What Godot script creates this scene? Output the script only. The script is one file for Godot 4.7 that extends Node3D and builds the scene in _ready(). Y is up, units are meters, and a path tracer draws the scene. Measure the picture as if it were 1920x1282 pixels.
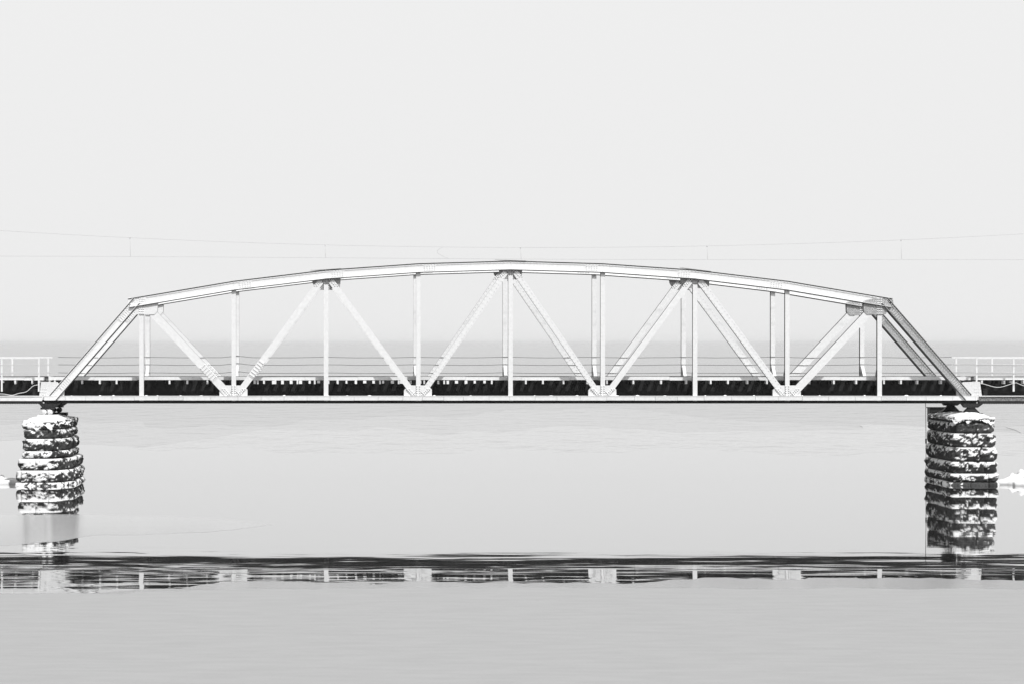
extends Node3D
# A riveted steel railway truss bridge over still, half-frozen water. Metres; x runs along the bridge, z towards the viewer, y = 0 is the water.

const EYE := Vector3(-8.714, 6.85, 150.0)
const MIDDLE := -0.078          # x of the middle panel point
const PANEL := 4.5
const FAR_TRUSS := -4.93        # z of the second truss; the first stands at z = 0
const DECK := 5.04              # top of the sleepers
const LOW := 4.1                # centre line of the bottom chord
const TOP := [0.0, 8.892, 9.649, 10.19, 10.505, 10.635, 10.505, 10.19, 9.649, 8.892, 0.0]

var M := {}
var rng := RandomNumberGenerator.new()
var rough := FastNoiseLite.new()
var fine := FastNoiseLite.new()

# ------------------------------------------------------------------ helpers
func tool() -> SurfaceTool:
	var st := SurfaceTool.new()
	st.begin(Mesh.PRIMITIVE_TRIANGLES)
	return st

func part(called: String, st: SurfaceTool, mat: Material, parent: Node = self) -> MeshInstance3D:
	var o := MeshInstance3D.new()
	o.name = called
	o.mesh = st.commit()
	o.material_override = mat
	parent.add_child(o, true)
	return o

func solid(called: String, st: SurfaceTool, mat: Material, parent: Node = self) -> MeshInstance3D:
	st.generate_normals()
	return part(called, st, mat, parent)

func solid2(called: String, a: SurfaceTool, mat_a: Material, b: SurfaceTool, mat_b: Material, parent: Node) -> MeshInstance3D:   # one member in two tones: pale outer plates; dark webs, backs and undersides
	a.generate_normals()
	b.generate_normals()
	var o := MeshInstance3D.new()
	o.name = called
	o.mesh = b.commit(a.commit())
	o.mesh.surface_set_material(0, mat_a)
	o.mesh.surface_set_material(1, mat_b)
	parent.add_child(o, true)
	return o

func thing(called: String, label: String, category: String, at := Vector3.ZERO, group := "") -> Node3D:
	var o := Node3D.new()
	o.name = called
	add_child(o, true)
	o.position = at
	tag(o, label, category, group)
	return o

func tag(o: Node, label: String, category: String, group := "") -> void:
	o.set_meta("label", label)
	o.set_meta("category", category)
	if group != "":
		o.set_meta("group", group)

func tri(st: SurfaceTool, a: Vector3, b: Vector3, c: Vector3) -> void:
	st.add_vertex(a); st.add_vertex(b); st.add_vertex(c)

func quad(st: SurfaceTool, a: Vector3, b: Vector3, c: Vector3, d: Vector3) -> void:   # clockwise seen from outside
	tri(st, a, b, c); tri(st, a, c, d)

func hexa(st: SurfaceTool, p: Array) -> void:    # p: four corners of the back face, then four of the front; each from lower left, anticlockwise seen from +z
	st.set_smooth_group(-1)
	quad(st, p[4], p[7], p[6], p[5])
	quad(st, p[1], p[2], p[3], p[0])
	quad(st, p[0], p[3], p[7], p[4])
	quad(st, p[5], p[6], p[2], p[1])
	quad(st, p[7], p[3], p[2], p[6])
	quad(st, p[0], p[4], p[5], p[1])

func box(st: SurfaceTool, lo: Vector3, hi: Vector3) -> void:
	hexa(st, [lo, Vector3(hi.x, lo.y, lo.z), Vector3(hi.x, hi.y, lo.z), Vector3(lo.x, hi.y, lo.z),
		Vector3(lo.x, lo.y, hi.z), Vector3(hi.x, lo.y, hi.z), hi, Vector3(lo.x, hi.y, hi.z)])

func bar(st: SurfaceTool, a: Vector2, b: Vector2, lo: float, hi: float, z0: float, z1: float) -> void:   # a bar in the plane of the truss; lo and hi are measured across it, upwards for a bar that runs to the right
	var n := (b - a).normalized().orthogonal() * -1.0
	if n.y < 0.0 or (is_zero_approx(n.y) and n.x > 0.0):
		n = -n
	var flip := (b - a).cross(n) < 0.0
	var q := [a + n * lo, b + n * lo, b + n * hi, a + n * hi]
	if flip:
		q = [b + n * lo, a + n * lo, a + n * hi, b + n * hi]
	var p := []
	for z in [z0, z1]:
		for v in q:
			p.append(Vector3(v.x, v.y, z))
	hexa(st, p)

func plate(st: SurfaceTool, outline: PackedVector2Array, z0: float, z1: float) -> void:
	st.set_smooth_group(-1)
	var o := outline.duplicate()
	if Geometry2D.is_polygon_clockwise(o):
		o.reverse()
	var f := Geometry2D.triangulate_polygon(o)
	for k in range(0, f.size(), 3):
		var a := o[f[k]]; var b := o[f[k + 1]]; var c := o[f[k + 2]]
		if (b - a).cross(c - a) < 0.0:
			var t := b; b = c; c = t
		tri(st, Vector3(a.x, a.y, z1), Vector3(c.x, c.y, z1), Vector3(b.x, b.y, z1))
		tri(st, Vector3(a.x, a.y, z0), Vector3(b.x, b.y, z0), Vector3(c.x, c.y, z0))
	for k in o.size():
		var a := o[k]; var b := o[(k + 1) % o.size()]
		quad(st, Vector3(a.x, a.y, z1), Vector3(b.x, b.y, z1), Vector3(b.x, b.y, z0), Vector3(a.x, a.y, z0))

func tube(st: SurfaceTool, path: Array, r: float, sides := 6) -> void:
	st.set_smooth_group(0)
	var rings := []
	for k in path.size():
		var t: Vector3 = (path[mini(k + 1, path.size() - 1)] - path[maxi(k - 1, 0)]).normalized()
		var u := t.cross(Vector3(0, 0, 1) if absf(t.z) < 0.9 else Vector3(1, 0, 0)).normalized()
		var v := t.cross(u)
		var ring := []
		for s in sides:
			var g := TAU * s / sides
			ring.append(path[k] + (u * cos(g) + v * sin(g)) * r)
		rings.append(ring)
	for k in path.size() - 1:
		for s in sides:
			var s2 := (s + 1) % sides
			quad(st, rings[k][s], rings[k][s2], rings[k + 1][s2], rings[k + 1][s])
	for s in range(1, sides - 1):
		tri(st, rings[0][0], rings[0][s + 1], rings[0][s])
		tri(st, rings[-1][0], rings[-1][s], rings[-1][s + 1])

func rivet(st: SurfaceTool, x: float, y: float, z: float, away: float, r := 0.034) -> void:   # a domed head on a face that looks to away * z
	st.set_smooth_group(0)
	var rim := []
	var crown := []
	for k in 6:
		var g := TAU * k / 6.0
		var d := Vector3(cos(g), sin(g), 0)
		rim.append(Vector3(x, y, z) + d * r)
		crown.append(Vector3(x, y, z + away * r * 0.7) + d * r * 0.6)
	for k in 6:
		var j := (k + 1) % 6
		if away > 0.0:
			quad(st, rim[k], crown[k], crown[j], rim[j])
			tri(st, crown[k], Vector3(x, y, z + r * 0.95), crown[j])
		else:
			quad(st, rim[j], crown[j], crown[k], rim[k])
			tri(st, crown[j], Vector3(x, y, z - r * 0.95), crown[k])

func rivet_row(st: SurfaceTool, a: Vector2, b: Vector2, z: float, away: float, step: float, r := 0.034) -> void:
	var n := maxi(1, int(round((b - a).length() / step)))
	for k in n + 1:
		var p := a.lerp(b, float(k) / n)
		rivet(st, p.x, p.y, z, away, r)

func grain(dark: float, light: float, freq: float, seed_: int, octaves := 5, stretch := Vector2(1, 1)) -> ImageTexture:   # a tiling greyscale of patches between two sRGB values
	var n := FastNoiseLite.new()
	n.seed = seed_
	n.frequency = freq
	n.fractal_octaves = octaves
	var size := 512
	var im := n.get_seamless_image(int(size * stretch.x), int(size * stretch.y))
	im.resize(size, size)
	im.convert(Image.FORMAT_L8)
	for y in size:
		for x in size:
			var v := im.get_pixel(x, y).r
			var c := lerpf(dark, light, v)
			im.set_pixel(x, y, Color(c, c, c))
	im.generate_mipmaps()
	return ImageTexture.create_from_image(im)

func paint(albedo: float, roughness: float, tex: Texture2D = null, scale_ := 0.4) -> StandardMaterial3D:   # albedo is the real-world base value, linear
	var m := StandardMaterial3D.new()
	m.albedo_color = Color(albedo, albedo, albedo).linear_to_srgb()
	m.roughness = roughness
	m.metallic_specular = 0.4
	if tex:
		m.albedo_texture = tex
		m.uv1_triplanar = true
		m.uv1_world_triplanar = true
		m.uv1_scale = Vector3.ONE * scale_
	return m

# ------------------------------------------------------------------ scene
func _ready() -> void:
	rng.seed = 7
	rough.seed = 3; rough.frequency = 1.0; rough.fractal_octaves = 4
	fine.seed = 11; fine.frequency = 1.0; fine.fractal_octaves = 3
	view_and_light()
	materials()
	water()
	ice()
	stone_pier(true)
	stone_pier(false)
	truss_bridge()
	approach_span(-1.0)
	approach_span(1.0)
	bearings()
	overhead_line()
	small_things()

func view_and_light() -> void:
	var cam := Camera3D.new()
	cam.name = "camera"
	add_child(cam)
	cam.position = EYE
	cam.set_frustum(2.0 * 641.0 / 5766.7, Vector2(335.0 / 5766.7, 2.0 / 5766.7), 1.0, 60000.0)
	cam.current = true

	var sky_look := ProceduralSkyMaterial.new()
	sky_look.sky_top_color = Color(0.95, 0.95, 0.95)
	sky_look.sky_horizon_color = Color(0.925, 0.925, 0.925)
	sky_look.sky_curve = 0.12
	sky_look.ground_bottom_color = Color(0.80, 0.80, 0.80)
	sky_look.ground_horizon_color = Color(0.925, 0.925, 0.925)
	sky_look.sun_angle_max = 1.0
	var sky := Sky.new()
	sky.sky_material = sky_look
	var env := Environment.new()
	env.background_mode = Environment.BG_SKY
	env.sky = sky
	env.ambient_light_source = Environment.AMBIENT_SOURCE_SKY
	env.tonemap_mode = Environment.TONE_MAPPER_LINEAR
	env.tonemap_exposure = 1.0
	env.fog_enabled = true
	env.fog_mode = Environment.FOG_MODE_EXPONENTIAL
	env.fog_density = 0.00007
	env.fog_light_color = Color(1, 1, 1)
	env.sdfgi_enabled = true
	env.ssao_enabled = true
	env.ssil_enabled = true
	var w := WorldEnvironment.new()
	w.name = "world_environment"
	w.environment = env
	add_child(w)

	var sun := DirectionalLight3D.new()
	sun.name = "sun"
	sun.light_color = Color(1, 1, 1)
	sun.light_energy = 1.15
	sun.light_angular_distance = 1.5
	sun.shadow_enabled = true
	add_child(sun)
	var el := deg_to_rad(51.0); var az := deg_to_rad(28.0)
	sun.look_at_from_position(Vector3.ZERO, -Vector3(sin(az) * cos(el), sin(el), cos(az) * cos(el)))

func materials() -> void:
	M.white = paint(0.82, 0.55, grain(0.94, 1.0, 0.02, 1), 0.5)
	M.white_worn = paint(0.78, 0.6, grain(0.88, 1.0, 0.03, 2, 6), 0.6)
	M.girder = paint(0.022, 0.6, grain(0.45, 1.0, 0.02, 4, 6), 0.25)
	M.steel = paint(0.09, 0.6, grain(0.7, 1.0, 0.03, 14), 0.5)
	M.mortar = paint(0.22, 0.9)
	M.dark_steel = paint(0.03, 0.6, grain(0.5, 1.0, 0.03, 5), 0.5)
	M.rusty = paint(0.60, 0.8, grain(0.15, 1.0, 0.03, 6, 6), 1.0)
	M.timber = paint(0.035, 0.85, grain(0.4, 1.0, 0.05, 8), 1.0)
	M.rail = paint(0.10, 0.45, null)
	M.wire = paint(0.5, 0.5, null)
	M.worn_shade = paint(0.60, 0.65, grain(0.6, 1.0, 0.025, 12, 6), 0.9)  # speckled wear; its grey also paints flange shade on right posts, top gussets
	M.rivet = paint(0.66, 0.7)
	M.snow = paint(0.88, 0.95, grain(0.93, 1.0, 0.03, 9), 1.0)
	var st := StandardMaterial3D.new()
	st.vertex_color_use_as_albedo = true
	st.roughness = 0.9
	st.metallic_specular = 0.3
	M.stone = st
	var w := StandardMaterial3D.new()
	w.albedo_color = Color(0.02, 0.02, 0.02).linear_to_srgb()
	w.roughness = 0.02
	w.metallic_specular = 0.5
	w.clearcoat_enabled = true
	w.clearcoat = 0.45
	w.clearcoat_roughness = 0.02
	M.water = w
	var s := StandardMaterial3D.new()
	s.albedo_color = Color(0.02, 0.02, 0.02).linear_to_srgb()
	s.roughness = 0.2
	s.metallic_specular = 0.5
	var n := FastNoiseLite.new()
	n.seed = 21; n.frequency = 0.012; n.fractal_octaves = 5
	var im := n.get_seamless_image(1024, 1024)
	im.convert(Image.FORMAT_RGBA8)
	im.bump_map_to_normal_map(6.0)
	s.normal_enabled = true
	s.normal_texture = ImageTexture.create_from_image(im)
	s.normal_scale = 0.8
	s.uv1_triplanar = true
	s.uv1_world_triplanar = true
	s.uv1_scale = Vector3(0.02, 0.02, 0.006)
	s.clearcoat_enabled = true
	s.clearcoat = 0.65
	s.clearcoat_roughness = 0.1
	M.sea = s
	for q in [["breeze", 0.13, 0.5], ["light_air", 0.07, 0.28]]:
		var m: StandardMaterial3D = s.duplicate()
		m.roughness = q[1]
		m.normal_scale = q[2]
		m.clearcoat = 0.58 if q[0] == "breeze" else 0.5
		M[q[0]] = m
	M.ice = paint(0.315, 0.6, grain(0.95, 1.0, 0.02, 31, 6, Vector2(1, 3)), 0.05)
	M.ice.uv1_scale = Vector3(0.045, 0.045, 0.045)
	var n2 := FastNoiseLite.new()
	n2.seed = 41; n2.frequency = 0.006; n2.fractal_octaves = 6
	var im2 := n2.get_seamless_image(512, 1536)
	im2.resize(512, 512)
	im2.convert(Image.FORMAT_RGBA8)
	im2.bump_map_to_normal_map(4.0)
	M.ice.normal_enabled = true
	M.ice.normal_texture = ImageTexture.create_from_image(im2)
	M.ice.normal_scale = 0.22
	M.thin_film = paint(0.37, 0.14, grain(0.9, 1.0, 0.01, 33, 5), 0.05)
	M.thin_film.uv1_scale = Vector3(0.03, 0.03, 0.3)
	M.film = paint(0.20, 0.16, grain(0.9, 1.0, 0.01, 32, 5), 0.05)
	M.film.uv1_scale = Vector3(0.03, 0.03, 0.3)

# ------------------------------------------------------------------ water and ice
func ripple(x: float, z: float) -> Vector3:   # height and its slopes along x and z, of long, low swells that lie across the view
	var e := 0.02
	var h := ripple_height(x, z)
	return Vector3(h, (ripple_height(x + e * 8.0, z) - h) / (e * 8.0), (ripple_height(x, z + e) - h) / e)

func ripple_height(x: float, z: float) -> float:
	var patch := smoothstep(-0.15, 0.35, rough.get_noise_2d(x * 0.025 + 40.0, z * 0.10))
	var near := smoothstep(43.0, 53.0, z)
	var a := rough.get_noise_2d(x * 0.085, z * 0.33 + 9.0) * 0.0036 + rough.get_noise_2d(x * 0.12 + 20.0, z * 0.15 + 3.0) * 0.008 + rough.get_noise_2d(x * 0.13 + 70.0, z * 0.85) * 0.0006
	var b := fine.get_noise_2d(x * 0.30 + 7.0, z * 1.6) * 0.0002 * patch
	return (a + b) * (0.08 + (0.3 + 0.7 * patch) * (0.08 + 0.92 * near)) * (1.0 - smoothstep(66.0, 71.0, z)) * smoothstep(-12.0, 0.0, z)

func sheet(called: String, x0: float, x1: float, z0: float, z1: float, y: float, mat: Material) -> MeshInstance3D:
	var st := tool()
	st.set_normal(Vector3.UP)
	for k in 4:
		pass
	quad(st, Vector3(x0, y, z0), Vector3(x1, y, z0), Vector3(x1, y, z1), Vector3(x0, y, z1))
	var o := solid(called, st, mat)
	o.set_meta("kind", "structure")
	return o

func water() -> void:
	sheet("sea", -30000, 30000, -40000, 150, -0.03, M.sea)
	# calm water under and before the bridge: a real surface with millimetre swells
	var xs := []; var zs := []
	var x := -60.0
	while x <= 60.01:
		xs.append(x); x += 0.75
	var z := -12.0
	while z < 71.01:
		zs.append(z); z += 0.4 if z < 20.0 else 0.125
	var v := PackedVector3Array(); var nn := PackedVector3Array(); var ix := PackedInt32Array()
	for b in zs:
		for a in xs:
			var r := ripple(a, b)
			v.append(Vector3(a, r.x, b))
			nn.append(Vector3(-r.y, 1.0, -r.z).normalized())
	var w := xs.size()
	for j in zs.size() - 1:
		for i in w - 1:
			var k := j * w + i
			ix.append_array([k, k + 1, k + w + 1, k, k + w + 1, k + w])
	var arr := []
	arr.resize(Mesh.ARRAY_MAX)
	arr[Mesh.ARRAY_VERTEX] = v; arr[Mesh.ARRAY_NORMAL] = nn; arr[Mesh.ARRAY_INDEX] = ix
	var mesh := ArrayMesh.new()
	mesh.add_surface_from_arrays(Mesh.PRIMITIVE_TRIANGLES, arr)
	var o := MeshInstance3D.new()
	o.name = "calm_water"
	o.mesh = mesh
	o.material_override = M.water
	o.set_meta("kind", "structure")
	add_child(o)
	# the calm reaches on behind the bridge and ends in long tongues where the wind begins
	# in three steps of falling wind
	var bands := [[-125.0, M.breeze, -0.012, 70.0, 3.0], [-98.0, M.light_air, -0.006, 50.0, 13.0], [-62.0, M.water, 0.0, 40.0, 23.0]]
	for q in bands:
		var edge := PackedVector2Array()
		x = -170.0
		while x <= 170.0:
			var e: float = q[0] + rough.get_noise_2d(x * 0.011, q[4]) * q[3] * 1.2 + rough.get_noise_2d(x * 0.035, q[4] + 5.0) * q[3] * 0.6 + fine.get_noise_2d(x * 0.12, q[4]) * q[3] * 0.3
			edge.append(Vector2(x, e)); x += 0.4
		edge.append(Vector2(170, -12)); edge.append(Vector2(-170, -12))
		flat("calm_water_beyond", edge, q[2], q[1])
	for s in [-1.0, 1.0]:
		flat("calm_water_beside", PackedVector2Array([Vector2(60 * s, -12), Vector2(160 * s, -12), Vector2(160 * s, 71), Vector2(60 * s, 71)]), 0.0, M.water)

func flat(called: String, outline: PackedVector2Array, y: float, mat: Material) -> MeshInstance3D:   # outline in x, z
	var st := tool()
	var f := Geometry2D.triangulate_polygon(outline)
	for k in range(0, f.size(), 3):
		var a := outline[f[k]]; var b := outline[f[k + 1]]; var c := outline[f[k + 2]]
		if (b - a).cross(c - a) < 0.0:
			var t := b; b = c; c = t
		for p in [a, b, c]:
			st.set_normal(Vector3.UP)
			st.add_vertex(Vector3(p.x, y, p.y))
	var turning := 0.0
	for k in outline.size():
		turning += outline[k].cross(outline[(k + 1) % outline.size()])
	if y > 0.005:   # the broken rim of a sheet of ice
		for k in outline.size():
			var a := outline[k]; var b := outline[(k + 1) % outline.size()]
			if turning < 0.0:
				var t := a; a = b; b = t
			st.set_normal(Vector3(b.y - a.y, 0, a.x - b.x).normalized())
			quad(st, Vector3(a.x, y, a.y), Vector3(a.x, -0.05, a.y), Vector3(b.x, -0.05, b.y), Vector3(b.x, y, b.y))
	var o := part(called, st, mat)
	o.set_meta("kind", "structure")
	return o

func wavy(points: Array, step: float, amount: float, seed_: float) -> PackedVector2Array:   # a line through points, frayed along z
	var out := PackedVector2Array()
	for k in points.size() - 1:
		var a: Vector2 = points[k]; var b: Vector2 = points[k + 1]
		var n := maxi(1, int(a.distance_to(b) / step))
		for i in n:
			var p := a.lerp(b, float(i) / n)
			p.y += rough.get_noise_2d(p.x * 0.4 + seed_, seed_) * amount * 1.4 + fine.get_noise_2d(p.x * 1.6, seed_ * 3.0) * amount * 0.6
			out.append(p)
	out.append(points[-1])
	return out

func ice() -> void:
	# grey, dull ice on the near water; its edge lies a little nearer on the left
	var e := wavy([Vector2(-60, 66.2), Vector2(-18, 66.2), Vector2(-14.5, 65.9), Vector2(-13.2, 65.4), Vector2(-11.8, 64.6), Vector2(-8.5, 64.1), Vector2(-5.0, 63.8), Vector2(-1.0, 64.2), Vector2(3.0, 64.4), Vector2(11.0, 64.3), Vector2(60, 64.3)], 0.25, 0.5, 5.0)
	e.append(Vector2(60, 175)); e.append(Vector2(-60, 175))
	flat("ice_sheet", e, 0.008, M.ice)
	# a wet film of new ice along it, that still blurs what it mirrors
	e = wavy([Vector2(-60, 65.6), Vector2(-18, 65.8), Vector2(-15, 65.3), Vector2(-13.2, 64.3), Vector2(-12.2, 62.6), Vector2(-11.0, 61.4), Vector2(-9.0, 61.8), Vector2(-8.2, 62.1), Vector2(-6.2, 61.6), Vector2(-3.5, 61.9), Vector2(0.2, 62.2), Vector2(1.6, 60.6), Vector2(2.6, 59.9), Vector2(4.2, 60.9), Vector2(6.5, 60.2), Vector2(11, 61.0), Vector2(60, 61)], 0.2, 0.6, 15.0)
	e.append(Vector2(60, 69)); e.append(Vector2(-60, 69))
	flat("ice_film", e, 0.004, M.film)
	# a tongue of the same film before the left pier, and one at the right edge
	var t := wavy([Vector2(-40, 27.0), Vector2(-20, 26.9), Vector2(-15.5, 28.0), Vector2(-12.5, 31.0), Vector2(-11.0, 34.0)], 0.4, 0.5, 25.0)
	var back := wavy([Vector2(-40, 45.4), Vector2(-20.5, 45.6), Vector2(-19.0, 45.0), Vector2(-17.5, 41.0), Vector2(-13.0, 38.0), Vector2(-11.0, 34.1)], 0.4, 0.8, 35.0)
	back.reverse()
	t.append_array(back)
	flat("ice_film_tongue", t, 0.0014, M.thin_film)
	t = wavy([Vector2(14.2, 43.0), Vector2(15.5, 38.0), Vector2(18.0, 36.5), Vector2(40, 36.0)], 0.4, 0.5, 45.0)
	back = wavy([Vector2(14.2, 43.1), Vector2(16.0, 45.6), Vector2(18.0, 46.0), Vector2(40, 46.5)], 0.4, 0.6, 55.0)
	back.reverse()
	t.append_array(back)
	flat("ice_film_patch", t, 0.0014, M.thin_film)

# ------------------------------------------------------------------ piers
func outline_of(corners: Array, radius: float, step: float) -> Array:   # closed, rounded outline as [position, outward normal] every step metres; corners run anticlockwise seen from above with z down the page
	var c := PackedVector2Array()
	var n := corners.size()
	for k in n:
		var p: Vector2 = corners[k]
		var a: Vector2 = (corners[(k + n - 1) % n] - p)
		var b: Vector2 = (corners[(k + 1) % n] - p)
		var r := minf(radius, minf(a.length(), b.length()) * 0.45)
		var pa := p + a.normalized() * r; var pb := p + b.normalized() * r
		for i in 7:
			var t := i / 6.0
			c.append(pa.lerp(p, t).lerp(p.lerp(pb, t), t))
	var total := 0.0
	for k in c.size():
		total += c[k].distance_to(c[(k + 1) % c.size()])
	var count := int(total / step)
	var out := []
	var at := 0; var run := 0.0
	for i in count:
		var want := total * i / count
		while run + c[at % c.size()].distance_to(c[(at + 1) % c.size()]) < want:
			run += c[at % c.size()].distance_to(c[(at + 1) % c.size()])
			at += 1
		var a := c[at % c.size()]; var b := c[(at + 1) % c.size()]
		out.append(a.lerp(b, clampf((want - run) / maxf(a.distance_to(b), 1e-5), 0, 1)))
	var res := []
	for i in count:
		var d: Vector2 = (out[(i + 1) % count] - out[(i + count - 1) % count]).normalized()
		res.append([out[i], Vector2(-d.y, d.x)])
	return res

func grow(corners: Array, by: float) -> Array:
	var mid := Vector2.ZERO
	for p in corners:
		mid += p / corners.size()
	var out := []
	for p in corners:
		var d: Vector2 = p - mid
		out.append(p + Vector2(signf(d.x) * by, signf(d.y) * by))
	return out

func stone(pier: Node3D, ring: Array, i0: int, i1: int, y0: float, y1: float, snowy: float, bulge: float, called := "stone") -> void:
	# one quarry-faced block: a patch of the course from ring point i0 to i1, its face bulging, its edges turned in to the joints
	var step := 0.045
	var nu := i1 - i0; var nv := maxi(6, int((y1 - y0) / step))
	var tone := rng.randf_range(0.03, 0.07)
	var wind := Vector2(-0.35, 0.94) if pier.position.x < 0.0 else Vector2(0.15, 0.99)   # where the snow was driven from
	var shift := rng.randf() * 40.0
	var out_by := rng.randf_range(-0.025, 0.035)
	var st := tool()
	st.set_smooth_group(0)
	var v := []; var col := []
	var count := ring.size()
	for j in range(-1, nv + 2):
		for i in range(-1, nu + 2):
			var ic := clampi(i, 0, nu); var jc := clampi(j, 0, nv)
			var k: int = ((i0 + ic) % count + count) % count
			var p: Vector2 = ring[k][0]; var n: Vector2 = ring[k][1]
			var eu := minf(ic, nu - ic) * step; var ev := minf(jc, nv - jc) * (y1 - y0) / nv
			var y := lerpf(y0 + 0.012, y1 - 0.012, float(jc) / nv)
			var pil := (1.0 - exp(-eu / 0.05)) * sqrt(maxf(0.0, 1.0 - pow(absf(2.0 * float(jc) / nv - 1.0), 2.6)))
			var rag := rough.get_noise_3d(p.x * 2.2 + shift, y * 2.6, p.y * 2.2) * 0.13 + fine.get_noise_3d(p.x * 6.0, y * 9.0 + shift, p.y * 6.0) * 0.045
			var d := out_by + pil * (bulge + rag)
			if i < 0 or j < 0 or i > nu or j > nv:
				d = -0.16
			var front := smoothstep(0.1, 0.85, n.dot(wind))
			var vv := float(jc) / nv
			var lump := 0.95 * fine.get_noise_3d(p.x * 1.7 + 9.0, y * 3.2 + shift, p.y * 1.7) + 0.4 * fine.get_noise_3d(p.x * 11.0, y * 15.0, p.y * 11.0 + shift)
			var slope := rough.get_noise_3d(p.x * 2.2 + shift, y * 2.6 - 0.12, p.y * 2.2) - rough.get_noise_3d(p.x * 2.2 + shift, y * 2.6 + 0.12, p.y * 2.2)
			var snow := lump + slope * 1.0 + (vv - 0.45) * 0.95 + snowy * front - 0.48 + 0.12 * (1.0 - front) * smoothstep(0.5, 0.9, vv)
			var c := tone * (0.7 + 0.9 * clampf(fine.get_noise_3d(p.x * 16.0, y * 16.0, p.y * 16.0) + 0.4, 0, 1))
			if snow > 0.0 and d > -0.1:
				d += minf(0.035, snow * 0.12)
				c = 0.86
			elif snow > -0.11 and d > -0.1:
				c = lerpf(c, 0.25, clampf(0.45 + 0.8 * fine.get_noise_3d(p.x * 20.0, y * 20.0, p.y * 20.0), 0.0, 1.0))
			v.append(Vector3(p.x + n.x * d, y, p.y + n.y * d))
			col.append(Color(c, c, c))
	var w := nu + 3
	for k in v.size():
		st.set_color(col[k])
		st.add_vertex(v[k])
	for j in nv + 2:
		for i in w - 1:
			var k := j * w + i
			for q in [k, k + w, k + w + 1, k, k + w + 1, k + 1]:
				st.add_index(q)
	solid(called, st, M.stone, pier)

func stone_pier(left: bool) -> void:
	var corners: Array; var levels: Array; var widen: Array; var at: Vector3; var label: String; var snowy: Array
	if left:
		at = Vector3(-22.6, 0, 0)
		corners = [Vector2(-0.94, 2.05), Vector2(0.20, 2.10), Vector2(0.90, 0.2), Vector2(0.90, -4.4), Vector2(0.5, -6.2), Vector2(-0.5, -6.2), Vector2(-0.94, -4.4)]
		levels = [-0.7, 0.17, 0.75, 1.31, 1.67, 2.26, 2.72]
		widen = [0.36, 0.30, 0.22, 0.06, 0.04, 0.0]
		snowy = [0.2, 0.62, 0.66, 0.5, 0.36, 0.25]
		label = "left stone pier, its tapered front half plastered with wind-blown snow"
	else:
		at = Vector3(22.22, 0, 0)
		corners = [Vector2(-0.90, 1.60), Vector2(0.76, 1.78), Vector2(0.94, 1.2), Vector2(0.94, -4.4), Vector2(0.5, -6.2), Vector2(-0.5, -6.2), Vector2(-0.90, -4.4)]
		levels = [-0.7, 0.16, 0.58, 1.15, 1.84, 2.51, 3.03]
		widen = [0.20, 0.16, 0.12, 0.08, 0.06, 0.0]
		snowy = [-0.7, 0.5, 0.2, 0.18, 0.2, -0.1]
		label = "right stone pier with dark side courses and patchy snow in rough stone"
	var pier := thing("stone_pier", label, "pier", at, "stone piers under the bridge")
	var core := tool()
	box(core, Vector3(-0.8, -0.7, -4.3), Vector3(0.15 if left else 0.8, 3.0, 1.5))
	box(core, Vector3(-0.45, -0.69, -6.0), Vector3(0.45, 2.98, -4.29))
	if left:
		box(core, Vector3(0.14, -0.71, -4.31), Vector3(0.8, 2.99, 0.0))
	solid("core", core, M.mortar, pier)
	for k in levels.size() - 1:
		var ring := outline_of(grow(corners, widen[k]), 0.3, 0.045)
		var count := ring.size()
		var start := int(rng.randf() * 12.0) + (14 if k % 2 == 0 else 0)
		var here := start
		while here < start + count:
			var long := int(rng.randf_range(0.75, 1.45) / 0.045)
			if start + count - (here + long) < 14:
				long = start + count - here
			stone(pier, ring, here, here + long, levels[k], levels[k + 1], snowy[k], 0.11)
			here += long
	# the cap: four long slabs with broken edges, snow lying over them
	var ring := outline_of(grow(corners, 0.09), 0.12, 0.045)
	var base: float = levels[-1]; var top := 3.16 if left else 3.30
	var cuts := [0, int(ring.size() * 0.13), int(ring.size() * 0.42), int(ring.size() * 0.62), ring.size()]
	for k in 4:
		stone(pier, ring, cuts[k], cuts[k + 1], base, top, 0.75 if left else 0.5, 0.03, "cap_stone")
	snow_cap(pier, grow(corners, 0.10), top - 0.03, left)

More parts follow.
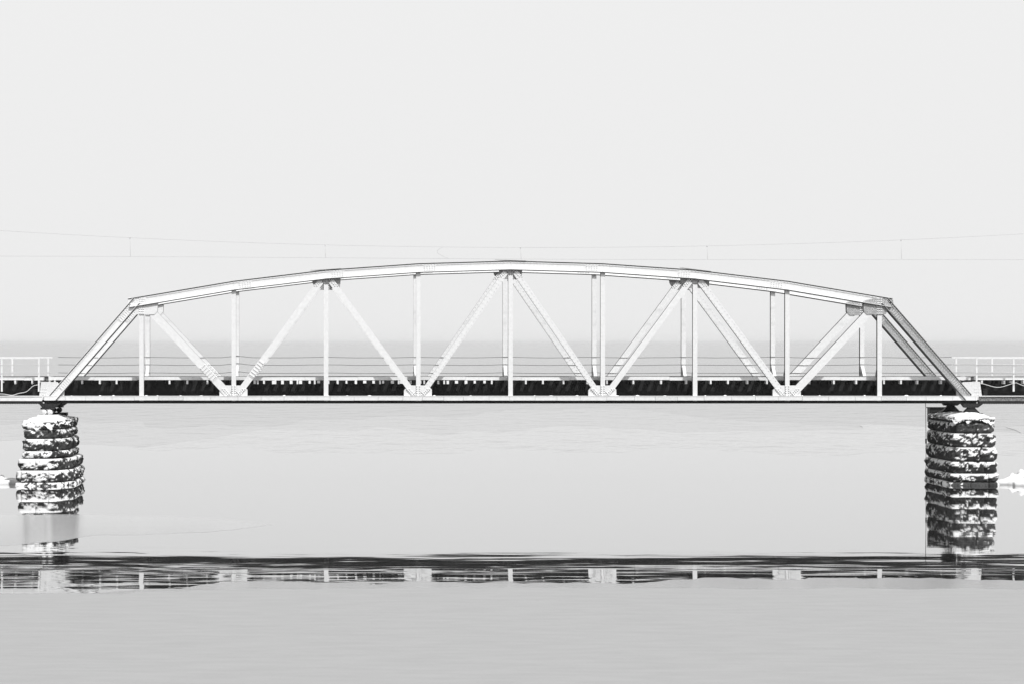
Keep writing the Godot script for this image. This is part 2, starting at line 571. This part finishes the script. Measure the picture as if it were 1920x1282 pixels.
func snow_cap(pier: Node3D, corners: Array, y: float, left: bool) -> void:
	var ring := outline_of(corners, 0.2, 0.045)
	var mid := Vector2(0.0, 0.2)
	var st := tool()
	st.set_smooth_group(0)
	var rows := 14
	var v := []; var skirt := []
	for j in rows + 1:
		for i in ring.size():
			var t := 1.0 - float(j) / rows
			var p: Vector2 = mid.lerp(ring[i][0], t)
			var edge := smoothstep(1.0, 0.80, t)
			var h := y - 0.06 + 0.10 * edge + 0.16 * smoothstep(0.95, 0.25, t) + rough.get_noise_2d(p.x * 1.6 + 5.0, p.y * 1.6) * 0.07 * edge
			if j == 0:
				p += ring[i][1] * (0.02 + fine.get_noise_2d(i * 0.7, 2.0) * 0.06)
				h -= 0.02 + absf(fine.get_noise_2d(i * 0.5, 8.0)) * 0.10
			if j == 0:   # the wind-packed rim that hangs over the face of the cap
				var front := smoothstep(0.0, 0.8, ring[i][1].y)
				var drop := front * ((0.26 if left else 0.12) + rough.get_noise_2d(p.x * 1.2, p.y * 1.2 + 4.0) * 0.30 + fine.get_noise_2d(p.x * 7.0, p.y * 7.0) * 0.035)
				var q: Vector2 = p + ring[i][1] * 0.035
				skirt.append(Vector3(q.x, h - maxf(0.0, drop), q.y))
			v.append(Vector3(p.x, h, p.y))
	v = skirt + v
	for q in v:
		st.add_vertex(q)
	rows += 1
	var w := ring.size()
	for j in rows:
		for i in w:
			var k := j * w + i; var k2 := j * w + (i + 1) % w
			for q in [k, k + w, k2, k2, k + w, k2 + w]:
				st.add_index(q)
	solid("snow_cap", st, M.snow, pier)

# ------------------------------------------------------------------ bridge
func node_x(k: int) -> float:
	return MIDDLE + (k - 5) * PANEL

func top_node(k: int) -> Vector2:
	return Vector2(node_x(k), TOP[k])

func low_node(k: int) -> Vector2:
	return Vector2(node_x(k), LOW)

func box_member(st: SurfaceTool, darker: SurfaceTool, a: Vector2, b: Vector2, half: float, z: float) -> void:
	# chord and end post: two webs, a cover plate that stands out, the top angles under it and flanges at the foot
	for s in [-1.0, 1.0]:
		var o: float = z + 0.165 * s
		bar(st, a, b, -half + 0.02, half - 0.025, minf(o, o - 0.012 * s), maxf(o, o - 0.012 * s))
		bar(darker, a, b, -half + 0.021, half - 0.026, minf(o - 0.013 * s, o - 0.03 * s), maxf(o - 0.013 * s, o - 0.03 * s))
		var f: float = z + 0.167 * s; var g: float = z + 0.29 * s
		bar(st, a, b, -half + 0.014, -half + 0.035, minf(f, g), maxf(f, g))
		bar(darker, a, b, -half - 0.018, -half + 0.012, minf(f, g - 0.004 * s), maxf(f, g - 0.004 * s))
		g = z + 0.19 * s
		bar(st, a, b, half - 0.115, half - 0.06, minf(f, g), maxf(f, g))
		bar(darker, a, b, half - 0.059, half - 0.027, minf(f, g + 0.004 * s), maxf(f, g + 0.004 * s))
	bar(darker, a, b, half - 0.025, half - 0.008, z - 0.215, z + 0.215)
	bar(st, a, b, half - 0.007, half + 0.014, z - 0.22, z + 0.22)

func side_truss(parent: Node3D, z: float, near: bool) -> void:
	var t := Node3D.new()
	t.name = "side_truss"
	parent.add_child(t, true)
	var rv := tool(); var gv := tool()
	# top chord, one piece from panel point to panel point
	for k in range(1, 9):
		var a := top_node(k); var b := top_node(k + 1)
		if k == 1:
			a += (a - b).normalized() * 0.64
		if k == 8:
			b += (b - a).normalized() * 0.60
		var st := tool(); var darker := tool()
		box_member(st, darker, a, b, 0.225, z)
		solid2("top_chord", st, M.white, darker, M.steel, t)
		var n := (b - a).normalized().orthogonal()
		if n.y < 0: n = -n
		rivet_row(rv, a + n * 0.155, b + n * 0.155, z + 0.19, 1.0, 0.16, 0.026)
		rivet_row(rv, a + n * 0.155, b + n * 0.155, z - 0.19, -1.0, 0.3, 0.026)
		# splice plate beside the panel point
		var sp := tool()
		var d := (b - a).normalized()
		var c0 := a + d * (0.25 if k < 5 else (a.distance_to(b) - 0.85)); var c1 := c0 + d * 0.62
		for s in [-1.0, 1.0]:
			var f: float = z + 0.166 * s; var g: float = z + 0.18 * s
			bar(sp, c0, c1, -0.15, 0.105, minf(f, g), maxf(f, g))
		for q in 3:
			rivet_row(rv, c0 + d * 0.06 + n * (-0.11 + 0.085 * q), c1 - d * 0.06 + n * (-0.11 + 0.085 * q), z + 0.18, 1.0, 0.125, 0.03)
		solid("splice_plate", sp, M.white, t)
		if k in [3, 5, 7]:
			var cp := tool()
			bar(cp, top_node(k) - d * 0.75, top_node(k) + d * 0.75, 0.236, 0.262, z - 0.25, z + 0.25)
			solid("cover_plate", cp, M.white_worn, t)
	# end posts
	for s in [-1, 1]:
		var k := 1 if s < 0 else 9
		var top := top_node(k) + Vector2(s * 0.28, -0.026)
		var foot := Vector2(node_x(0 if s < 0 else 10) - s * 0.24, LOW + 0.19)
		var dir := (foot - top).normalized()
		var st := tool(); var darker := tool()
		box_member(st, darker, top - dir * 0.05, foot + dir * 0.1, 0.20, z)
		solid2("end_post", st, M.white if s < 0 else M.worn_shade, darker, M.steel, t)  # right post greyed to paint in its flange shade, besides the worn specks
		var n := dir.orthogonal()
		if n.y < 0: n = -n
		rivet_row(rv, top + n * 0.13, foot + n * 0.13, z + 0.19, 1.0, 0.14, 0.026)
		rivet_row(rv, top - n * 0.16, foot - n * 0.16, z + 0.165, 1.0, 0.16, 0.024)
		# riveted lap plates at its two ends
		for e in [0.55, (foot - top).length() - 1.15]:
			var lp := tool()
			var c: Vector2 = top + dir * e
			bar(lp, c, c + dir * 0.7, -0.13, 0.08, z + 0.166, z + 0.18)
			for q in 3:
				rivet_row(rv, c + dir * 0.06 + n * (-0.09 + 0.065 * q), c + dir * 0.64 + n * (-0.09 + 0.065 * q), z + 0.18, 1.0, 0.11, 0.03)
			solid("splice_plate", lp, M.white if s < 0 else M.worn_shade, t)
		# bottom gusset that stands up behind the post on the bearing
		var g := PackedVector2Array()
		for p in [Vector2(0.52, 4.1), Vector2(0.40, 4.98), Vector2(-0.38, 4.96), Vector2(-0.72, 4.6), Vector2(-0.72, 4.1)]:
			g.append(Vector2(node_x(0 if s < 0 else 10) + s * p.x, p.y))
		var gp := tool()
		plate(gp, g, z + 0.10, z + 0.125)
		plate(gp, g, z - 0.125, z - 0.10)
		solid("gusset_plate", gp, M.white_worn, t)
		for q in 4:
			rivet_row(rv, Vector2(g[0].x - s * (0.08 + 0.09 * q), 4.33), Vector2(g[0].x - s * (0.10 + 0.09 * q), 4.62), z + 0.125, 1.0, 0.13, 0.03)
	# gusset plates at the panel points: under the top chord at the odd ones, on the bottom chord at the even ones
	for k in range(1, 10):
		var x := node_x(k)
		var g := PackedVector2Array(); var lo: float; var hi: float
		if k % 2 == 1:
			var y: float = TOP[k]
			var l := 0.72 if k in [3, 7] else 0.58
			if k in [1, 9]:
				var s := 1.0 if k == 1 else -1.0
				for p in [Vector2(-0.62, 0.17), Vector2(-0.68, -0.16), Vector2(-0.35, -0.5), Vector2(-0.3, -0.66), Vector2(0.62, -0.66), Vector2(0.78, -0.50), Vector2(0.80, 0.0), Vector2(0.3, 0.12)]:
					g.append(Vector2(x + s * p.x, y + p.y))
			else:
				for p in [Vector2(-l, -0.12), Vector2(-l + 0.03, -0.34), Vector2(-l + 0.25, -0.68), Vector2(l - 0.12, -0.68), Vector2(l - 0.03, -0.56), Vector2(l, -0.12)]:
					g.append(Vector2(x + p.x, y + p.y))
			lo = 0.168 if k in [1, 9] else 0.06; hi = lo + 0.022
			for q in [-0.09, 0.0, 0.09]:
				rivet_row(gv, Vector2(x + q, y - 0.62), Vector2(x + q, y - 0.28), z + hi, 1.0, 0.11, 0.042)
			if k in [1, 9]:
				for q in [-0.09, 0.0, 0.09]:
					rivet_row(gv, Vector2(x + q, y - 0.2), Vector2(x + q, y + 0.1), z + hi, 1.0, 0.11, 0.036)
			for s in [-1.0, 1.0]:
				if (k == 1 and s < 0.0) or (k == 9 and s > 0.0):
					continue
				for q in [-0.06, 0.06]:
					rivet_row(gv, Vector2(x + s * (0.22 + q), y - 0.26), Vector2(x + s * (0.50 + q), y - 0.56), z + 0.158, 1.0, 0.10, 0.042)
		else:
			for p in [Vector2(-0.70, 4.285), Vector2(-0.70, 4.56), Vector2(-0.50, 4.80), Vector2(0.48, 4.80), Vector2(0.66, 4.60), Vector2(0.66, 4.285)]:
				g.append(Vector2(x + p.x, p.y))
			lo = 0.10; hi = 0.122
			for q in [-0.07, 0.07]:
				rivet_row(gv, Vector2(x + q, 4.34), Vector2(x + q, 4.76), z + 0.156, 1.0, 0.11, 0.042)
			for s in [-1.0, 1.0]:
				for q in [-0.05, 0.07]:
					rivet_row(gv, Vector2(x + s * (0.22 + q), 4.34), Vector2(x + s * (0.48 + q), 4.62), z + 0.158, 1.0, 0.10, 0.042)
		var st := tool()
		plate(st, g, z + lo, z + hi)
		plate(st, g, z - hi, z - lo)
		solid("gusset_plate", st, M.worn_shade if k % 2 == 1 and k > 1 else M.white, t)  # top gussets get a grey that paints in the shade under the chord
	# verticals: two flanges and a web, with a knee bracket to the floor beam
	for k in range(1, 10):
		var x := node_x(k)
		var y1: float = TOP[k] - (0.20 if k % 2 == 0 else 0.52)
		var st := tool(); var darker := tool()
		box(st, Vector3(x - 0.11, 4.05, z + 0.138), Vector3(x + 0.11, y1, z + 0.152))
		for q in [0.115, -0.152]:
			box(darker, Vector3(x - 0.108, 4.05, z + q), Vector3(x + 0.108, y1 - 0.002, z + q + 0.022))
		box(darker, Vector3(x - 0.012, 4.04, z - 0.131), Vector3(x + 0.012, y1 - 0.003, z + 0.114))
		solid2("vertical", st, M.white, darker, M.steel, t)
		var inward := -1.0 if near else 1.0
		var kb := tool(); var kf := tool()
		var z0 := z + 0.154 * inward; var z1 := z + 1.05 * inward
		for w in [[0.012, 0.0], [0.075, 0.02]]:
			# the web, then the flange along its sloping edge
			var a: float = w[0]; var thick: float = 0.0 if w[1] == 0.0 else 1.0
			var p0 := Vector3(x, 5.72, z0); var p1 := Vector3(x, 5.00, z1)
			if thick == 0.0:
				var pr := [Vector3(x, 4.7, z0), Vector3(x, 4.7, z1), p1, p0]
				if inward > 0.0:
					pr = [Vector3(x, 4.7, z0), Vector3(x, 4.7, z1), p1, p0]
				var left := []; var right := []
				for v in pr:
					left.append(v - Vector3(a, 0, 0)); right.append(v + Vector3(a, 0, 0))
				hexa(kb, left + right)
			else:
				var up := Vector3(0, 0.02, 0.015 * inward)
				hexa(kf, [p1 + Vector3(-a, 0, 0), p1 + Vector3(a, 0, 0), p0 + Vector3(a, 0, 0), p0 + Vector3(-a, 0, 0),
					p1 + up + Vector3(-a, 0, 0), p1 + up + Vector3(a, 0, 0), p0 + up + Vector3(a, 0, 0), p0 + up + Vector3(-a, 0, 0)])
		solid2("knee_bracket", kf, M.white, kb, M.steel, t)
	# diagonals
	var half := [0.19, 0.155, 0.145, 0.135, 0.135, 0.145, 0.155, 0.185]
	for k in range(1, 9):
		var a := top_node(k) if k % 2 == 1 else low_node(k)
		var b := low_node(k + 1) if k % 2 == 1 else top_node(k + 1)
		var d := (b - a).normalized()
		a += d * (0.42 if k % 2 == 1 else 0.38); b -= d * (0.38 if k % 2 == 1 else 0.42)
		var h: float = half[k - 1]
		var st := tool(); var darker := tool()
		bar(st, a, b, -h, h, z + 0.143, z + 0.157)
		for q in [0.12, -0.157]:
			bar(darker, a, b, -h + 0.002, h - 0.002, z + q, z + q + 0.022)
		bar(darker, a + d * 0.5, b - d * 0.5, -0.015, 0.015, z - 0.13, z + 0.119)
		for s in [-1.0, 1.0]:
			var f: float = z + 0.118 * s; var g: float = z + 0.083 * s
			bar(darker, a + d * 0.01, a + d * 0.49, -h + 0.012, h - 0.012, minf(f, g), maxf(f, g))
			bar(darker, b - d * 0.49, b - d * 0.01, -h + 0.012, h - 0.012, minf(f, g), maxf(f, g))
		solid2("diagonal", st, M.white, darker, M.steel, t)
		var n := d.orthogonal()
		var l := (b - a).length()
		if k in [4, 5, 7]:
			for s in [-1.0, 1.0]:
				rivet_row(rv, a + d * 0.3 + n * (h - 0.055) * s, b - d * 0.3 + n * (h - 0.055) * s, z + 0.157, 1.0, 0.2, 0.027)
		elif k in [1, 2]:
			# a riveted splice low on the member
			var c := b - d * 1.9 if k == 1 else a + d * 1.0
			var lp := tool()
			bar(lp, c, c + d * 0.95, -h + 0.02, h - 0.02, z + 0.158, z + 0.176)
			for q in [-0.66, -0.22, 0.22, 0.66]:
				rivet_row(rv, c + d * 0.08 + n * h * q, c + d * 0.87 + n * h * q, z + 0.176, 1.0, 0.16, 0.036)
			solid("splice_plate", lp, M.white, t)
	# bottom chord: pale plates end to end along the face, over a set-back lower half with its recess shade put into dark paint
	var st := tool()
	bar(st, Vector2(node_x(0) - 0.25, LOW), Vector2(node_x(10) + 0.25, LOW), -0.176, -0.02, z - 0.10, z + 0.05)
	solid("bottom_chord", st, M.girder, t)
	st = tool()
	bar(st, Vector2(node_x(0) - 0.27, LOW), Vector2(node_x(10) + 0.27, LOW), 0.165, 0.192, z - 0.214, z + 0.214)
	solid("chord_flange", st, M.white, t)
	var x := node_x(0) - 0.25
	while x < node_x(10) + 0.2:
		var w := minf(rng.randf_range(0.95, 1.35), node_x(10) + 0.25 - x)
		st = tool()
		var out_by := rng.randf_range(0.196, 0.204)
		box(st, Vector3(x + 0.006, LOW - 0.022 - rng.randf() * 0.012, z + 0.11), Vector3(x + w - 0.006, LOW + 0.164, z + out_by))
		solid("chord_plate", st, M.white if rng.randf() < 0.85 else M.white_worn, t)
		x += w
	st = tool()
	box(st, Vector3(node_x(0) - 0.25, LOW - 0.019, z - 0.2), Vector3(node_x(10) + 0.25, LOW + 0.163, z - 0.12))
	solid("chord_back", st, M.white_worn, t)
	for q in [[rv, M.rivet], [gv, M.white]]:
		var heads := solid("rivets", q[0], q[1], t)
		heads.set_meta("kind", "stuff")
	if near:
		var sn := tool()
		x = node_x(0)
		while x < node_x(10):
			lump(sn, Vector3(x, LOW + 0.188, z + rng.randf_range(0.0, 0.12)), rng.randf_range(0.05, 0.12), rng.randf_range(0.025, 0.05))
			x += rng.randf_range(0.5, 2.2)
		var so := solid("snow_lumps", sn, M.snow, t)
		so.set_meta("kind", "stuff")

func lump(st: SurfaceTool, at: Vector3, r: float, h: float) -> void:
	st.set_smooth_group(0)
	var ring := []; var mid := []
	for k in 8:
		var g := TAU * k / 8.0
		var q := r * rng.randf_range(0.75, 1.2)
		ring.append(at + Vector3(cos(g) * q, 0, sin(g) * q * 0.8))
		mid.append(at + Vector3(cos(g) * q * 0.65, h * rng.randf_range(0.6, 0.85), sin(g) * q * 0.5))
	for k in 8:
		var j := (k + 1) % 8
		quad(st, ring[k], ring[j], mid[j], mid[k])
		tri(st, mid[k], mid[j], at + Vector3(0, h, 0))

func truss_bridge() -> void:
	var b := thing("truss_bridge", "white riveted steel railway truss bridge with shallow arched top chord spanning the water", "bridge")
	side_truss(b, 0.0, true)
	side_truss(b, FAR_TRUSS, false)
	for k in 11:
		var st := tool()
		var x := node_x(k)
		box(st, Vector3(x - 0.012, 4.0, FAR_TRUSS + 0.24), Vector3(x + 0.012, 4.75, -0.24))
		box(st, Vector3(x - 0.12, 3.975, FAR_TRUSS + 0.235), Vector3(x + 0.12, 3.999, -0.235))
		box(st, Vector3(x - 0.12, 4.751, FAR_TRUSS + 0.235), Vector3(x + 0.12, 4.775, -0.235))
		solid("floor_beam", st, M.girder, b)
	track(b, node_x(0) - 0.1, node_x(10) + 0.1, true)
	# three guard wires along the truss on the seaward side
	for y in [6.151, 5.775, 5.372]:
		var st := tool()
		var path := []
		for k in 10:
			for i in 6:
				var u := i / 6.0
				path.append(Vector3(node_x(k) + PANEL * u, y - 0.035 * sin(PI * u) + rng.randf_range(-0.008, 0.008) + (0.06 if k == 2 and i == 0 else 0.0), FAR_TRUSS + 0.17))
		path.append(Vector3(node_x(10), y, FAR_TRUSS + 0.17))
		tube(st, path, 0.011)
		solid("guard_wire", st, M.steel, b)

func track(b: Node3D, x0: float, x1: float, on_truss: bool) -> void:
	for z in [-1.62, -3.31]:
		var st := tool()
		box(st, Vector3(x0, 4.0, z - 0.015), Vector3(x1, 5.02, z + 0.015))
		box(st, Vector3(x0, 3.96, z - 0.14), Vector3(x1, 4.0, z + 0.14))
		var x := x0 + 0.5
		while x < x1:
			box(st, Vector3(x - 0.05, 4.01, z - 0.035), Vector3(x + 0.05, 4.84, z + 0.035))
			x += 1.5
		solid("plate_girder", st, M.girder, b)
	var x := x0 + 0.2
	var k := 0
	while x < x1 - 0.1:
		var st := tool()
		var e := rng.randf_range(-0.015, 0.015)
		var longer := on_truss and x > -12.7 and x < -1.2 and rng.randf() < 0.95
		box(st, Vector3(x - 0.10, 4.85, -3.80 + e), Vector3(x + 0.10, DECK - 0.003 * (k % 3), (-0.64 if longer else -1.14) + e))
		var o := solid("sleeper", st, M.timber, b)
		if longer:
			var sn := tool()
			box(sn, Vector3(x - rng.randf_range(0.035, 0.085), 4.85 + rng.randf() * 0.05, -0.645 + e), Vector3(x + rng.randf_range(0.035, 0.085), DECK - 0.01, -0.59 + e))
			solid("snow", sn, M.snow, o)
		x += 0.45
		k += 1
	for z in [-1.75, -3.18]:
		var st := tool()
		box(st, Vector3(x0, DECK + 0.001, z - 0.07), Vector3(x1, DECK + 0.02, z + 0.07))
		box(st, Vector3(x0, DECK + 0.021, z - 0.012), Vector3(x1, DECK + 0.14, z + 0.012))
		box(st, Vector3(x0, DECK + 0.141, z - 0.036), Vector3(x1, DECK + 0.18, z + 0.036))
		solid("rail", st, M.rail, b)
	# walkway boards with a pale edge on both sides, on short brackets
	for s in [[-0.62, -1.10], [-3.85, -4.32]]:
		x = x0
		while x < x1:
			var w := minf(rng.randf_range(2.0, 3.2), x1 - x)
			var st := tool()
			var sag := rng.randf_range(-0.012, 0.012)
			box(st, Vector3(x + 0.004, DECK + 0.012 + sag, s[1]), Vector3(x + w - 0.004, DECK + 0.165 + sag, s[0]))
			solid("walkway_board", st, M.white, b)
			x += w
	x = x0 + 0.3
	while x < x1:
		var st := tool()
		box(st, Vector3(x - 0.04, 4.86, -1.10), Vector3(x + 0.04, DECK - 0.001, -0.585))
		solid("walkway_bracket", st, M.white, b)
		x += rng.randf_range(0.8, 1.4)

func approach_span(s: float) -> void:
	var left := s < 0.0
	var b := thing("approach_span", "left approach span with white railing posts and pale lower flange" if left else "right approach span with white railing and rusty speckled lower flange", "bridge span", Vector3.ZERO, "approach spans beside the truss bridge")
	var x_in := MIDDLE + s * 22.85; var x_out := MIDDLE + s * 40.0
	var x0 := minf(x_in, x_out); var x1 := maxf(x_in, x_out)
	track(b, x0, x1, false)
	for z in [0.0, FAR_TRUSS]:
		var st := tool()
		box(st, Vector3(x0, LOW - 0.055, z - 0.2), Vector3(x1, LOW + 0.165, z + (0.18 if left else 0.15)))
		solid("edge_beam", st, M.white if left else M.rusty, b)
		st = tool()
		box(st, Vector3(x0 + 0.002, LOW + 0.166, z - 0.24), Vector3(x1 - 0.002, LOW + 0.195, z + 0.22))
		solid("edge_flange", st, M.snow, b)
		st = tool()
		box(st, Vector3(x0, LOW - 0.19, z - 0.22), Vector3(x1, LOW - 0.056, z + 0.14))
		solid("lower_flange", st, M.dark_steel, b)
		st = tool()
		rivet_row(st, Vector2(x0 + 0.05, LOW - 0.17), Vector2(x1 - 0.05, LOW - 0.17), z + 0.14, 1.0, 0.115, 0.042)
		var o := solid("rivets", st, M.dark_steel, b)
		o.set_meta("kind", "stuff")
	# cross beams
	var x := x_in + s * 0.4
	while absf(x) < 40.0:
		var st := tool()
		box(st, Vector3(x - 0.1, 4.0, FAR_TRUSS + 0.24), Vector3(x + 0.1, 4.6, -0.25))
		solid("cross_beam", st, M.girder, b)
		x += s * 3.64
	# railings: posts bolted to the edge, a white handrail and two thin rails
	for z in [0.0, FAR_TRUSS]:
		var r := Node3D.new()
		r.name = "railing"
		b.add_child(r, true)
		var first := -23.10 if left else 22.68
		for k in 9:
			var st := tool()
			var px := first + s * 1.81 * k
			box(st, Vector3(px - 0.04, 4.5 if z == 0.0 else 5.0, z - 0.04), Vector3(px + 0.04, 6.09, z + 0.04))
			solid("post", st, M.white, r)
		var a := first + (-s * 0.02 if z == 0.0 else -s * 0.21); var c := first + s * 16.0
		var st := tool()
		box(st, Vector3(minf(a, c), 6.091, z - 0.05), Vector3(maxf(a, c), 6.16, z + 0.05))
		solid("handrail", st, M.white, r)
		for y in [5.78, 5.38]:
			st = tool()
			tube(st, [Vector3(a, y, z + 0.05), Vector3(c, y, z + 0.05)], 0.012 if left else 0.02)
			solid("middle_rail", st, M.white_worn if not left else M.wire, r)
	# clips that carry the deck edge from the posts
	var st := tool()
	for k in 9:
		var px := (-23.10 if left else 22.68) + s * 1.81 * k
		box(st, Vector3(px - 0.03, 4.92, -0.9), Vector3(px + 0.03, 5.0, -0.041))
	solid("post_arms", st, M.white_worn, b)

func bearings() -> void:
	var names := [
		["black rocker bearing with two snow-dusted rollers on the left pier cap", -22.58, 0.0],
		["dark bearing half hidden behind the rollers at the left pier's far side", -22.58, FAR_TRUSS],
		["dark fixed bearing shoe on the snowy top of the right pier", 22.42, 0.0],
		["dark wedge-shaped bearing on the right pier's far edge, left of another shoe", 22.42, FAR_TRUSS]]
	for n in names:
		var left: bool = n[1] < 0.0
		var b := thing("bridge_bearing", n[0], "bearing", Vector3(n[1], 0, n[2]), "bearings between bridge and piers")
		var st := tool()
		plate(st, PackedVector2Array([Vector2(-0.50, 3.92), Vector2(0.55, 3.92), Vector2(0.28, 3.72), Vector2(-0.34, 3.72)]), -0.26, 0.26)
		solid("top_shoe", st, M.dark_steel, b)
		if left:
			for s in [-1.0, 1.0]:
				st = tool()
				tube(st, [Vector3(0.14 * s - 0.1, 3.50, -0.34), Vector3(0.14 * s - 0.1, 3.50, 0.34)], 0.125, 16)
				solid("roller", st, M.snow if n[2] == 0.0 else M.dark_steel, b)
			st = tool()
			box(st, Vector3(-0.42, 3.63, -0.28), Vector3(0.24, 3.718, 0.28))
			solid("saddle", st, M.dark_steel, b)
			st = tool()
			box(st, Vector3(-0.55, 3.2, -0.4), Vector3(0.45, 3.372, 0.36))
			solid("bed_plate", st, M.dark_steel if n[2] != 0.0 else M.snow, b)
		else:
			st = tool()
			plate(st, PackedVector2Array([Vector2(-0.16, 3.719), Vector2(0.14, 3.719), Vector2(0.40, 3.45), Vector2(-0.44, 3.45)]), -0.2, 0.2)
			solid("pedestal", st, M.dark_steel, b)
			st = tool()
			box(st, Vector3(-0.55, 3.25, -0.4), Vector3(0.50, 3.449, 0.38))
			solid("bed_plate", st, M.dark_steel, b)

func overhead_line() -> void:
	var o := thing("overhead_line", "thin overhead contact wire hung from a sagging carrier wire above the bridge", "overhead wire")
	var z := -2.5
	var top := func(x: float) -> float:
		return 11.575 + 0.00118 * (x - 1.5) * (x - 1.5)
	var low := func(x: float) -> float:
		return lerpf(11.15, 10.975, smoothstep(-27.0, 10.0, x))
	var paths := [[], []]
	var x := -45.0
	while x <= 45.01:
		paths[0].append(Vector3(x, top.call(x), z)); paths[1].append(Vector3(x, low.call(x), z))
		x += 1.0
	var st := tool()
	tube(st, paths[0], 0.007)
	solid("carrier_wire", st, M.wire, o)
	st = tool()
	tube(st, paths[1], 0.007)
	solid("contact_wire", st, M.wire, o)
	for px in [-28.5, -18.82, -9.137, 0.569, 9.826, 19.453, 29.1]:
		st = tool()
		tube(st, [Vector3(px, top.call(px), z), Vector3(px + 0.03, low.call(px), z)], 0.006)
		solid("dropper", st, M.wire, o)
		st = tool()
		box(st, Vector3(px - 0.03, top.call(px) - 0.06, z - 0.02), Vector3(px + 0.03, top.call(px) + 0.01, z + 0.02))
		solid("clamp", st, M.wire, o)
	var loop := []
	for k in 13:
		var g := k / 12.0
		loop.append(Vector3(-3.28 - 0.40 * sin(PI * g) * (1.0 - 0.3 * g) + 0.3 * g * g, lerpf(top.call(-3.3), low.call(-3.0), g), z))
	st = tool()
	tube(st, loop, 0.007)
	solid("jumper", st, M.wire, o)

func small_things() -> void:
	# slack cables on the approaches
	var st := tool()
	var path := []
	for k in 25:
		var t := k / 24.0
		path.append(Vector3(lerpf(-25.6, -23.1, t), 4.62 - 0.28 * sin(PI * clampf(t * 1.15, 0, 1)) + 0.22 * smoothstep(0.75, 1.0, t) + 0.02 * sin(t * 23.0), 0.10))
	tube(st, path, 0.014)
	tag(solid("slack_cable", st, M.white_worn), "slack pale cable sagging below the deck on the left approach span", "cable")
	st = tool()
	path = []
	for k in 31:
		var t := k / 30.0
		path.append(Vector3(lerpf(22.78, 26.2, t), 4.93 - 0.20 * absf(sin(PI * 1.9 * t)) + 0.02 * sin(t * 17.0), 0.10))
	tube(st, path, 0.014)
	tag(solid("slack_cable", st, M.white_worn), "slack pale cable looped between the posts of the right approach railing", "cable")
	# a post in the water and a dark steel box, both past the right pier
	var p := thing("gauge_pole", "thin dark pole standing in the water just left of the right pier", "pole", Vector3(20.83, 0, -3.2))
	st = tool()
	tube(st, [Vector3(0, -0.6, 0), Vector3(0, 2.0, 0), Vector3(-0.02, 3.95, 0)], 0.014)
	solid("shaft", st, M.dark_steel, p)
	st = tool()
	tube(st, [Vector3(0.0, 1.86, 0), Vector3(0.0, 1.95, 0), Vector3(0.0, 2.1, 0)], 0.04)
	solid("collar", st, M.dark_steel, p)
	p = thing("steel_box", "dark steel box with a lid fixed behind the right pier cap", "box", Vector3(22.25, 2.83, -7.4))
	st = tool()
	box(st, Vector3(-0.48, 0.0, -0.35), Vector3(0.6, 0.70, 0.35))
	solid("body", st, M.dark_steel, p)
	st = tool()
	box(st, Vector3(-0.52, 0.701, -0.39), Vector3(0.64, 0.76, 0.39))
	solid("lid", st, M.girder, p)
	st = tool()
	box(st, Vector3(-0.3, 0.1, 0.351), Vector3(-0.2, 0.2, 1.5))
	box(st, Vector3(0.1, 0.1, 0.351), Vector3(0.2, 0.2, 1.5))
	solid("bracket", st, M.girder, p).set_meta("kind", "stuff")
	# ice floes at the piers
	floe("flat snow-covered ice floe lapping at the left pier", Vector3(-26.0, 0, -0.9), 2.1, 1.5, 0.20, 0.0, 1.0)
	floe("small lump of snowy ice at the left edge, behind the flat floe", Vector3(-26.5, 0, -2.4), 1.8, 0.8, 0.38, 0.13, 2.0)
	floe("wide flat ice shelf reaching out from the right pier", Vector3(26.6, 0, 0.4), 3.6, 2.0, 0.17, 0.0, 3.0)
	floe("heap of broken snowy ice lying behind the ice shelf by the right pier", Vector3(26.7, 0, -1.4), 2.7, 1.2, 0.52, 0.17, 4.0)

func floe(label: String, at: Vector3, rx: float, rz: float, h: float, jag: float, seed_: float) -> void:
	var f := thing("ice_floe", label, "ice floe", at, "ice floes beside the piers")
	var st := tool()
	st.set_smooth_group(0)
	var n := 96; var rows := 24
	for j in rows + 3:
		for i in n:
			var g := TAU * i / n
			var rr := 1.0 + rough.get_noise_2d(cos(g) * 1.3 + seed_ * 7.0, sin(g) * 1.3) * 0.45 + fine.get_noise_2d(cos(g) * 5.0 + seed_, sin(g) * 5.0) * 0.12
			var t := 1.0 - maxf(0.0, j - 2.0) / rows   # three rings for the broken rim, the others close over the top
			var p := Vector2(cos(g) * rx, sin(g) * rz) * rr * t
			var top := h * (0.55 + 0.45 * smoothstep(1.0, 0.5, t)) if jag > 0.0 else h
			var y := top + rough.get_noise_2d(p.x * 1.4 + seed_ * 3.0, p.y * 1.4) * (0.04 + jag) * smoothstep(1.0, 0.85, t) + fine.get_noise_2d(p.x * 3.0, p.y * 3.0 + seed_) * (0.02 + jag * 0.6) + fine.get_noise_2d(p.x * 9.0, p.y * 9.0) * jag * 0.25
			if jag > 0.0:
				y *= smoothstep(1.03, 0.66, t) * (0.8 + 0.9 * rough.get_noise_2d(p.x * 1.1 + 30.0, p.y * 1.5 + seed_))
			if j == 0: y = -0.15
			if j == 1: y = 0.02; 
			if j == 2: y = maxf(y, 0.05)
			st.add_vertex(Vector3(p.x, y, p.y))
	for j in rows + 2:
		for i in n:
			var k := j * n + i; var k2 := j * n + (i + 1) % n
			for q in [k, k2, k + n, k2, k2 + n, k + n]:
				st.add_index(q)
	solid("snow_crust", st, M.snow, f)
